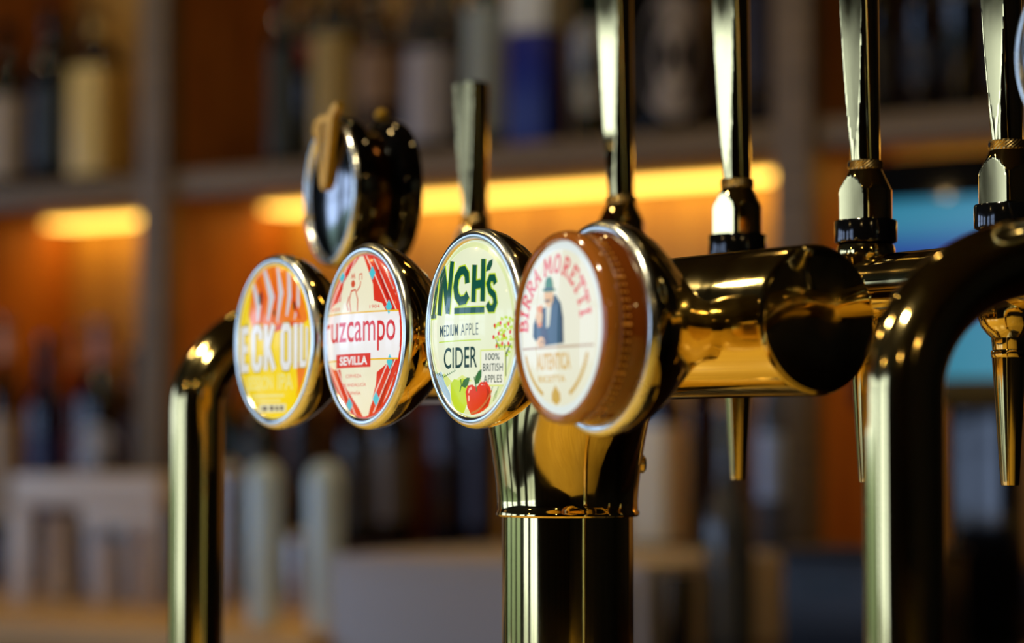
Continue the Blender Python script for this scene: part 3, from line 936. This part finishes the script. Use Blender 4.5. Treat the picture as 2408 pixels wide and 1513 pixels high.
s = Soup().poly([(-8, -26), (-6.4, -23.4), (-3, -22.2), (-.6, -22.4), (-1.8, -25.2), (-4.6, -26.8)]).poly([(4, -25.4), (4.4, -22), (7, -19.6), (10, -18.8), (9.8, -22), (7.4, -25)])
s.stroke([(-9.6, -28.4), (-8.2, -25.6), (-8.8, -22.8)], .8).stroke([(5.6, -28.4), (4.6, -25), (3.2, -22)], .8)
ink(t, 'apple_leaves', LEAF, s, 8, **K)
ink(t, 'basket_edge', lit((.80, .45, .25)), Soup().stroke(arc(-2, -13.5, 26, 24.6, -84, -36, 12), 1.0), 8, **K)

# --- yellow badge
K = dict(R=FACE_R, dome=9.0, y0=BADGE_Y, bulge=True, a=1.02, b=1.9, c=1.9)
YEL = lit((.99, .86, .06), .9); ORG = lit((.96, .50, .10)); DORG = lit((.88, .33, .08)); GREY = lit((.84, .84, .86)); INKY = lit((.16, .14, .16), .3)
t = badge(-.2975, BZ, 'yellow beer badge with white lettering and orange swirls, furthest left', YEL, rot=0)
s = Soup().poly([(-26, 27), (-29, 14), (-24, 6), (-15, 9), (-4, 5), (8, 8), (20, 6), (30, 8), (38.5, 12), (33, 23), (24, 32), (12, 38), (0, 40), (-12, 38), (-21, 34)])
ink(t, 'orange_swirl', ORG, s, 1, **K)
s = Soup().stroke([(-24, 30), (-18, 18), (-19, 10)], [3, 5, 2]).stroke([(-12, 37), (-4, 22), (-8, 10)], [3, 6, 2]).stroke([(2, 38), (6, 24), (2, 9)], [2, 5, 1.5]).stroke([(14, 35), (15, 22), (12, 12)], [3, 4, 2]).stroke([(24, 30), (24, 18), (20, 10)], [2, 3, 1])
ink(t, 'pale_swirl', GREY, s, 2, **K)
s = Soup().stroke([(-20, 36), (-12, 22), (-15, 8)], [1, 4, 1]).stroke([(-3, 39), (1, 20), (-4, 6)], [1, 3, 1]).stroke([(20, 32), (19, 20), (26, 10)], [1, 4, 2]).stroke([(-14, 7), (0, 5.5), (14, 8), (28, 7)], [2, 3, 3, 2])
ink(t, 'dark_orange_swirl', DORG, s, 3, **K)
ink(t, 'dark_spots', INKY, Soup().ell(-16, 22, 1.6, 3.6).ell(20, 17, 1.2, 2.4).ell(-1, 14, 1, 1.8).stroke([(-33, 4), (-30, 10)], .8), 4, **K)
ink(t, 'orange_patch', ORG, Soup().poly([(22, -12), (38, -10), (36, -18), (30, -28), (20, -35), (24, -24)]), 1, **K)
s = Soup()
ro = Soup()


def nl(pts, w=4.0):
    s.stroke(pts, w); ro.stroke(pts, w + 1.4)


# tall condensed capitals
nl([(-28.5, 6), (-35, 6), (-35, -13.5), (-28.5, -13.5)]); nl([(-35, -3.6), (-29.5, -3.6)])
nl([(-15.4, .5), (-15.4, 4), (-17.4, 6.2), (-21, 6.2), (-23, 4), (-23, -11.2), (-21, -13.6), (-17.4, -13.6), (-15.4, -11.2), (-15.4, -7.6)])
nl([(-9.6, 8), (-9.6, -15.2)]); nl([(-1.6, 8), (-7.6, -3.2), (-.8, -15)])
nl([(8.0, 4), (10, 6.4), (13.6, 6.4), (15.6, 4), (15.6, -10.8), (13.6, -13.4), (10, -13.4), (8, -10.8), (8, 4)])
nl([(21.8, 8), (21.8, -14.6)]); nl([(27.6, 8), (27.6, -12.4), (32.0, -12.4)], 3.2); nl([(33.4, 6), (33.4, -12.2), (37, -12.2)], 2.2)  # thin last L is the painted edge reflection of the L
ink(t, 'lettering_outline', lit((.72, .62, .10)), ro, 4, **K)
o = ink(t, 'lettering', lit((.93, .93, .92)), s, 6, **K); o['label'] = 'tall white condensed capitals ECK OIL, edge reflection of the L painted beside it'
PY = lit((.95, .91, .55))
ink(t, 'small_lettering', PY, Soup().text('SESSION', -30, -2, -25, -18, .02).text('IPA', 3, 19, -25, -17, .02), 5, **K)
ink(t, 'note_bars', PY, Soup().rect(-24, -28.6, 10, -27.4).rect(-22, -31.0, 6, -30.0), 5, **K)
ink(t, 'strength_box', lit((.90, .88, .70)), Soup().rect(-17, -36.4, 12, -32.2), 5, **K)
ink(t, 'strength_marks', lit((.35, .35, .35), .4), Soup().rect(-13, -35.4, -8, -33.4).rect(-5, -35.4, -1, -33.2).rect(1, -35.4, 4, -33.4).rect(6, -35.4, 9, -33.2), 6, **K)

# --- red badge
K = dict(R=FACE_R, dome=9.0, y0=BADGE_Y, bulge=True, a=1.04, b=.5, c=1.95)
CR = lit((.97, .95, .82)); RD = lit((.89, .20, .11)); CY = lit((.30, .80, .86)); GOLD = lit((.95, .75, .10))
t = badge(-.205, BZ - .0005, 'red and cream beer badge with a white name band', RD)
s = Soup()
for sx in (1, -1):
    for k in range(5):
        o_ = 9 + k * 6.2
        for sy in (1, -1):
            s.stroke([(-3 + sx * (o_ - 6), sy * 41), (-3 + sx * (o_ + 24), sy * 6)], .9)
ink(t, 'white_stripes', lit((.97, .86, .80)), s, 1, **K)
ink(t, 'dark_stripes', lit((.72, .10, .08)), Soup().stroke([(8, 39), (30, 9)], 2.0).stroke([(20, 35), (37, 12)], 2.0).stroke([(12, -39), (34, -6)], 2.4).stroke([(22, -33), (38, -10)], 2.0), 1, **K)
ink(t, 'cream_lozenge', CR, Soup().poly([(-2, 40.5), (9, 24), (10, 16), (18, 14.6), (23, 10), (23, -14), (13, -18), (12, -24), (4, -39.5), (1, -40.4), (-6, -34), (-22, -22), (-24, -16), (-31, -16), (-38, -12), (-38, 12), (-30, 16), (-24, 17), (-21, 26)]), 3, **K)
ink(t, 'gold_bands', GOLD, Soup().rect(-40, 10.4, 37.5, 11.1).rect(-38, -12.2, 37, -11.4), 5, **K)
ink(t, 'name_band', lit((.99, .98, .97), .85), Soup().rect(-40.4, -11.5, 36, 10.5), 4, **K)
s = Soup()
for u, v in ((-22.5, 29.5), (8.5, 29.5), (25, 12.6), (26, -13.2), (12.5, -30.5), (-14.5, -33)):
    s.poly([(u - 3.2, v), (u, v + 3.6), (u + 3.2, v), (u, v - 3.6)])
o = ink(t, 'blue_diamonds', CY, s, 5, **K); o['kind'] = 'stuff'
o = ink(t, 'lettering', lit((.86, .14, .10)), Soup().text('ruzcampo', -40.5, 31.5, -7.8, 6.6, .006), 6, **K); o['label'] = 'red lower-case name lettering'
ink(t, 'place_panel', RD, Soup().rect(-27.8, -15.4, 7.2, -8.8), 7, **K)
ink(t, 'place_lettering', WHITE, Soup().text('SEVILLA', -24.2, 4.0, -14.2, -10.0, .03), 8, **K)
ink(t, 'small_lettering', RD, Soup().text('CERVEZA', -18, -2, -20.2, -18.6).text('DE ANDALUCÍA', -21.5, 2.5, -24.4, -22.4).text('ESPAÑA', -15.5, -3, -28.4, -26.4).text('1904', 6, 16, 12.4, 14).text('DESDE', -34, -24, 12.4, 14), 6, **K)
# small red sketch: crowned figure raising a glass
s = Soup().stroke([(-13, 11.4), (-14.5, 17), (-12.5, 21.5), (-8.4, 22), (-6, 17), (-6.4, 11.4)], .9).ell(-10.8, 25, 2.1, 1.9, 12).stroke([(-12.6, 27.6), (-11.8, 29.8), (-10.8, 28), (-9.6, 30), (-9, 27.4)], .7)
s.stroke([(-7, 21), (-3.6, 23.6), (-3.0, 26)], .8).stroke([(-4.4, 26.4), (-4.4, 29.4), (-1.8, 29.6), (-1.8, 26.6)], .6).stroke([(-15, 19), (-17, 15), (-15.6, 12)], .8)
ink(t, 'figure_sketch', lit((.85, .32, .18)), s, 6, **K)

# --- amber ringed badge
AMB = pm('amber_resin', (.50, .28, .09), .10, trans=.0, coat=.8, emit=.10, ecol=(.80, .48, .14))
AMD = pm('dark_amber_resin', (.36, .17, .04), .10, coat=.8, emit=.05, ecol=(.70, .34, .06))
AMG = pm('golden_amber_resin', (.70, .45, .16), .08, coat=1, emit=.08, ecol=(.9, .6, .2))
t = badge(-.012, BZ - .0042, 'beer badge set in a deep amber ring, cream face with red arched name', cream, face=False, rot=-5)
disc(t, 'rim_plate', M['brass'], 41, .2, BADGE_Y - .0002)
YF = BADGE_Y - .0170
# amber ring body: outer wall with embossed vertical dots and arches
bm = bmesh.new()
prof = [(.0384, .0098), (.0390, .0108), (.0399, .0124), (.0401, .0150), (.0396, .0172), (.0384, .0184), (.0364, .0186), (.0357, .0172)]
lathe(prof, 128, Matrix.Translation((0, BADGE_Y, 0)) @ TOY, bm)
obj('amber_ring', bm, AMB, t, ang=60)
obj('amber_band', lathe([(.0405, .0), (.0403, .0030), (.0388, .0055), (.0383, .0070), (.0383, .0100)], 128, Matrix.Translation((0, BADGE_Y, 0)) @ TOY), AMD, t, ang=60)
bm = bmesh.new()
for k in range(72):
    a = 2 * PI * k / 72
    for r_ in range(3):
        p = Matrix.Rotation(a, 4, 'Z') @ Vector((.0384, 0, .0070 + .0019 * r_))
        q = (Matrix.Translation((0, BADGE_Y, 0)) @ TOY) @ p
        rad = .0007 if k % 6 else .0011
        bmesh.ops.create_icosphere(bm, subdivisions=1, radius=rad, matrix=Matrix.Translation(q))
o = obj('embossed_dots', bm, AMG, t, ang=80); o['kind'] = 'stuff'
K = dict(R=35.6, dome=1.6, y0=YF)
disc(t, 'face', lit((.93, .97, .95), .84), 35.6, 1.6, YF)
CRM = lit((.97, .96, .84), .82)
ink(t, 'cream_field', CRM, Soup().ell(0, 0, 32.4, 32.4, 60), 0, **K)
GL = {
    'B': [[(.2, 0), (.2, 1)], [(.0, 1), (.55, 1), (.78, .86), (.78, .66), (.55, .53), (.2, .53)], [(.55, .53), (.9, .4), (.9, .14), (.6, 0), (.0, 0)]],
    'I': [[(.5, 0), (.5, 1)], [(.15, 0), (.85, 0)], [(.15, 1), (.85, 1)]],
    'R': [[(.2, 0), (.2, 1)], [(.0, 1), (.6, 1), (.85, .86), (.85, .66), (.6, .5), (.2, .5)], [(.5, .5), (.85, 0), (1.05, 0)], [(-.05, 0), (.42, 0)]],
    'A': [[(.1, 0), (.5, 1), (.9, 0)], [(.26, .36), (.74, .36)], [(-.08, 0), (.28, 0)], [(.72, 0), (1.08, 0)]],
    'M': [[(.08, 0), (.14, 1)], [(.14, 1), (.5, .25), (.86, 1)], [(.92, 0), (.86, 1)], [(-.06, 0), (.26, 0)], [(.74, 0), (1.06, 0)]],
    'O': [[(.5 + .45 * math.cos(2 * PI * i / 16), .5 + .5 * math.sin(2 * PI * i / 16)) for i in range(17)]],
    'E': [[(.2, 0), (.2, 1)], [(.0, 1), (.85, 1), (.85, .8)], [(.2, .52), (.62, .52)], [(.0, 0), (.9, 0), (.9, .22)]],
    'T': [[(.5, 0), (.5, 1)], [(.05, .78), (.05, 1), (.95, 1), (.95, .78)], [(.25, 0), (.75, 0)]],
}
s = Soup()
word = [('B', -88), ('I', -77), ('R', -64.5), ('R', -50), ('A', -35), ('M', -12), ('O', 6), ('R', 23), ('E', 39), ('T', 53), ('T', 67), ('I', 79.5)]
cu_, cv_, Rr = -3.8, .8, 22.4
for ch, ang in word:
    a = math.radians(-ang)
    hgt, wid = 7.0, (3.8 if ch == 'I' else 6.6 if ch == 'M' else 5.0)
    for pl in GL[ch]:
        pts = []
        for gx, gy in pl:
            lx, ly = (gx - .5) * wid, gy * hgt
            X_, Y_ = lx, Rr + ly
            pts.append((cu_ + (X_ * math.cos(a) - Y_ * math.sin(a)) * 1.02, cv_ + X_ * math.sin(a) + Y_ * math.cos(a)))
        s.stroke(pts, 1.25)
o = ink(t, 'lettering', lit((.90, .13, .05)), s, 2, **K); o['label'] = 'red slab-serif letters arched round the top, BIRRA MORETTI'
# seated drinker in hat and jacket (plain generic figure)
HAT = lit((.08, .50, .18), .7); JK = lit((.05, .30, .38), .6); SKIN = lit((.92, .72, .45)); BEER = lit((.92, .55, .12)); DK = lit((.06, .12, .22), .5); SH = lit((.86, .85, .72))
ink(t, 'jacket', JK, Soup().poly([(-21.5, -3), (-21, 2), (-18, 6), (-14, 8.6), (-9, 9), (-2, 14), (3, 10), (5, 4), (5.4, -6.6), (-14, -7.2), (-16, -4), (-19, -5)]), 2, **K)
ink(t, 'jacket_shade', DK, Soup().poly([(2.5, 9.5), (5, 4), (5.4, -6.6), (3, -6.6), (3.4, 0)]).poly([(-14, 1), (-9, 0), (-7, -6.8), (-13.6, -7)]), 3, **K)
ink(t, 'shirt', SH, Soup().poly([(-9.5, 9), (-4.5, 11), (-6.5, 1), (-9, 0)]), 3, **K)
ink(t, 'head', SKIN, Soup().poly([(-11.6, 15.2), (-3.6, 15.2), (-3.2, 11.6), (-5.4, 8.9), (-8.6, 8.6), (-10.6, 10.8)]).ell(-14, -5.6, 3.4, 2.4, 14), 3, **K)
ink(t, 'hat', HAT, Soup().poly([(-13.4, 16.2), (-10.8, 16.9), (-10.6, 19.6), (-9, 21.5), (-5.6, 21.2), (-4, 18.9), (-3.6, 16.7), (-.8, 15.6), (-5, 15.0), (-10.4, 15.1)]), 4, **K)
ink(t, 'hat_band', DK, Soup().stroke([(-11, 16.7), (-7, 16.2), (-3.4, 16.6)], .9).stroke([(-10.4, 11.7), (-7.8, 11.3), (-5.8, 11.7)], .8), 5, **K)
ink(t, 'beer_glass', BEER, Soup().poly([(-17.6, 9.4), (-12.6, 10), (-13, 1), (-16.4, .6)]), 5, **K)
ink(t, 'hand', SKIN, Soup().poly([(-18.6, 5.6), (-16, 7.4), (-12, 6.2), (-12.6, 3), (-17.4, 2.2)]), 6, **K)
ink(t, 'table_line', lit((.80, .66, .48), .75), Soup().rect(-31.5, -8.4, 28.5, -7.5), 4, clip=32.3, **K)
GD = lit((.86, .68, .18), .8)
ink(t, 'gold_lettering', lit((.90, .72, .28), .8), Soup().text('AUTENTICA', -18.5, 10.5, -17.4, -10.2, .03).text('RICETTA', -17, 6, -22.4, -19.6, .02), 2, **K)
s = Soup()
for sg in (1, -1):
    A1 = arc(-2.5, -2, 27.5, 27.5, -90 + sg * 26, -90 + sg * 72, 14)
    for (u, v), (u2, v2) in zip(A1, A1[1:]):
        s.stroke([(u, v), (u2, v2)], 1.0)
        s.stroke([(u, v), ((u + u2) / 2 + (-2.5 - u) * .06, (v + v2) / 2 - v * .06 * -1)], .9)
        s.ell(u, v, 1.3, .8, 8)
s.poly([(-6, -27), (-4, -25.2), (-2.5, -23.6), (-1, -25.2), (1, -27), (1.2, -30), (-2.5, -32), (-6.2, -30)])
ink(t, 'wheat_ears', GD, s, 2, **K)

# --- harp badge (black spool on a bracket)
hx, hz = -.408, .141
t = thing('harp_badge', 'black round badge with gold harp on its face, out of focus behind the red badge', 'badge', FONT @ Matrix.Translation((hx + .012, .004, hz)) @ Matrix.Rotation(math.radians(-9), 4, 'Z'), 'round badges on the tap rail')
TY = TOY
sp_ = [(0, .0), (.0418, .0), (.0428, -.0012), (.0430, -.0035), (.0428, -.0085), (.0418, -.0110), (.0385, -.0125), (.0355, -.0150), (.0345, -.0190), (.0350, -.0230),
       (.0385, -.0262), (.0415, -.0275), (.0425, -.0295), (.0425, -.0370), (.0415, -.0395), (.0380, -.0410), (0, -.0415)]
obj('body', lathe(sp_, 96, TY), M['black_gloss'], t, ang=40)
obj('waist_band', lathe([(.0357, -.0149), (.0348, -.0190), (.0353, -.0229)], 96, TY), pm('dark_bronze', (.16, .07, .02), .15, 1, srgb=False), t)
obj('rim', lathe([(.0375, .0001), (.0380, .0012), (.0395, .0020), (.0412, .0018), (.0424, .0006), (.0428, -.0010)], 96, TY), M['brass_pale'], t, ang=60)
obj('face_glass', lathe([(0, .0050), (.012, .0047), (.024, .0034), (.032, .0019), (.0375, .0002)], 72, TY), pm('black_glass', (.02, .03, .035), .12, coat=1, ior=2.4), t, ang=60)
HG = pm('gold_relief', (.84, .66, .22), .35, .35)
HG2 = HG
hp = Soup()
hp.poly([(-11, 43), (-4, 45), (4, 44), (9, 49), (14, 50), (15, 46), (10, 42), (8, 34), (5, 18), (2, 4), (-1, -1), (-4, 1), (-6, 10), (-9, 24), (-12, 34), (-14, 38)])
bm = bmesh.new()
vv = [bm.verts.new(((u * 1.4 + 10) / 1000, -.0040, v / 1000 * .94)) for u, v in hp.v]
for f in hp.f: bm.faces.new([vv[i] for i in f])
ex = bmesh.ops.extrude_face_region(bm, geom=bm.faces[:])
for v in [g for g in ex['geom'] if isinstance(g, bmesh.types.BMVert)]: v.co.y -= .004
harp = obj('harp', bm, HG, t, smooth=False); harp['label'] = 'gold harp in relief'
for k in range(5):
    u = -7 + k * 2.7
    obj('string', tube([((u * 1.4 + 10) / 1000, -.0083, .038), ((u * .4 + 9) / 1000, -.0083, .008 + k * .003)], .00035, 8), M['brass_soft'], harp)
obj('stud', lathe([(0, .0022), (.0022, .0018), (.003, 0), (.003, -.001)], 20, Matrix.Translation((-.039, -.001, -.013)) @ TY), HG, t)
obj('bracket', tube([(0, .022, -.034), (0, .024, -.055), (0, .030, -.066), (.006, .045, -.0685), (.018, YB - .022, -.0685)], .007, 24), M['black'], t)
obj('crest', lathe([(.0035, 0), (.0045, .003), (.002, .006), (0, .0065)], 20, Matrix.Translation((0, .031, .0425))), HG, t)

# --- badge at the right frame edge
t = thing('edge_badge', 'dark round badge with pale rim, only its left edge inside the frame at top right', 'badge', FONT @ Matrix.Translation((.1345, .054, .157)), 'round badges on the tap rail')
obj('body', lathe([(0, 0), (.0410, 0), (.0420, -.0010), (.0420, -.010), (.035, -.018), (.02, -.024), (0, -.026)], 96, TY), M['black_gloss'], t, ang=40)
obj('rim', lathe([(.0375, .0001), (.0385, .0014), (.0405, .0016), (.0416, .0004), (.0420, -.0010)], 96, TY), M['brass_pale'], t, ang=60)
obj('face_glass', lathe([(0, .0045), (.012, .0042), (.024, .003), (.032, .0016), (.0375, .0002)], 72, TY), bpy.data.materials['black_glass'], t, ang=60)
obj('stem', tube([(0, .012, -.030), (-.003, .012, -.050), (-.0115, .012, -.0700)], .006, 24), M['black'], t)

# ================================================================== PENDANT LAMPS (over the serving counter, behind and above the camera)
LAMPS = ['pendant lamp over the far left end of the serving counter', 'pendant lamp left of the brass font, over the counter edge', 'pendant lamp over the counter in front of the barrel end cap',
         'pendant lamp hanging behind and right of the camera', 'pendant lamp over the near right end of the serving counter', 'pendant lamp over the seating behind the camera']
for k, (x, y) in enumerate(((-1.25, -.55), (-.55, -.55), (.15, -.55), (.95, -1.5), (1.65, -.55), (-.55, -1.9))):
    t = thing('pendant_lamp', LAMPS[k], 'lamp', FONT @ Matrix.Translation((x, y, .80)), 'pendant lamps over the counter')
    obj('shade', lathe([(.012, .10), (.03, .09), (.07, .03), (.085, -.005), (.083, -.005), (.068, .028), (.028, .086), (.010, .096)], 40), pm('matt_black_metal', (.06, .06, .06), .7), t)
    obj('cord', lathe([(.003, .10), (.003, .649)], 12), M['black'], t)
    obj('bulb', lathe([(0, -.012), (.009, -.009), (.0145, .0), (.0140, .010), (.010, .026), (.008, .05)], 28), M['bulb'], t, ang=80)
    ld = bpy.data.lights.new('pendant_light', 'SPOT')
    ld.energy = 24; ld.spot_size = math.radians(110); ld.spot_blend = .5; ld.color = (1, .86, .58); ld.shadow_soft_size = .03
    lo = bpy.data.objects.new('pendant_light', ld); C.objects.link(lo); lo.parent = t; lo.location = (0, 0, -.045)

# ================================================================== ADDED FILL LAMPS, unseen, warming the shelves from over the bartender's aisle
SPL = ['left of the shelving post', 'over the middle shelves', 'over the right shelves', 'above the right end of the aisle']
for k, x in enumerate((-1.25, -.35, .55, 1.5)):
    t = thing('added_fill_lamp', 'added small black ceiling fill lamp ' + SPL[k], 'lamp', WALL @ Matrix.Translation((x, -.95, CT)), 'added fill lamps')
    obj('housing', lathe([(0, -.002), (.03, -.002), (.03, -.07), (.026, -.07), (.022, -.05)], 32), M['black'], t)
    obj('bulb', lathe([(.022, -.050), (.012, -.058), (0, -.060)], 24), M['bulb'], t)
    ld = bpy.data.lights.new('shelf_fill_light', 'SPOT')
    ld.energy = 8.5; ld.spot_size = math.radians(100); ld.spot_blend = .7; ld.color = (1, .76, .46); ld.shadow_soft_size = .025
    lo = bpy.data.objects.new('shelf_fill_light', ld); C.objects.link(lo); lo.parent = t; lo.location = (0, 0, -.08)
    lo.rotation_euler = (math.radians(38), 0, 0)
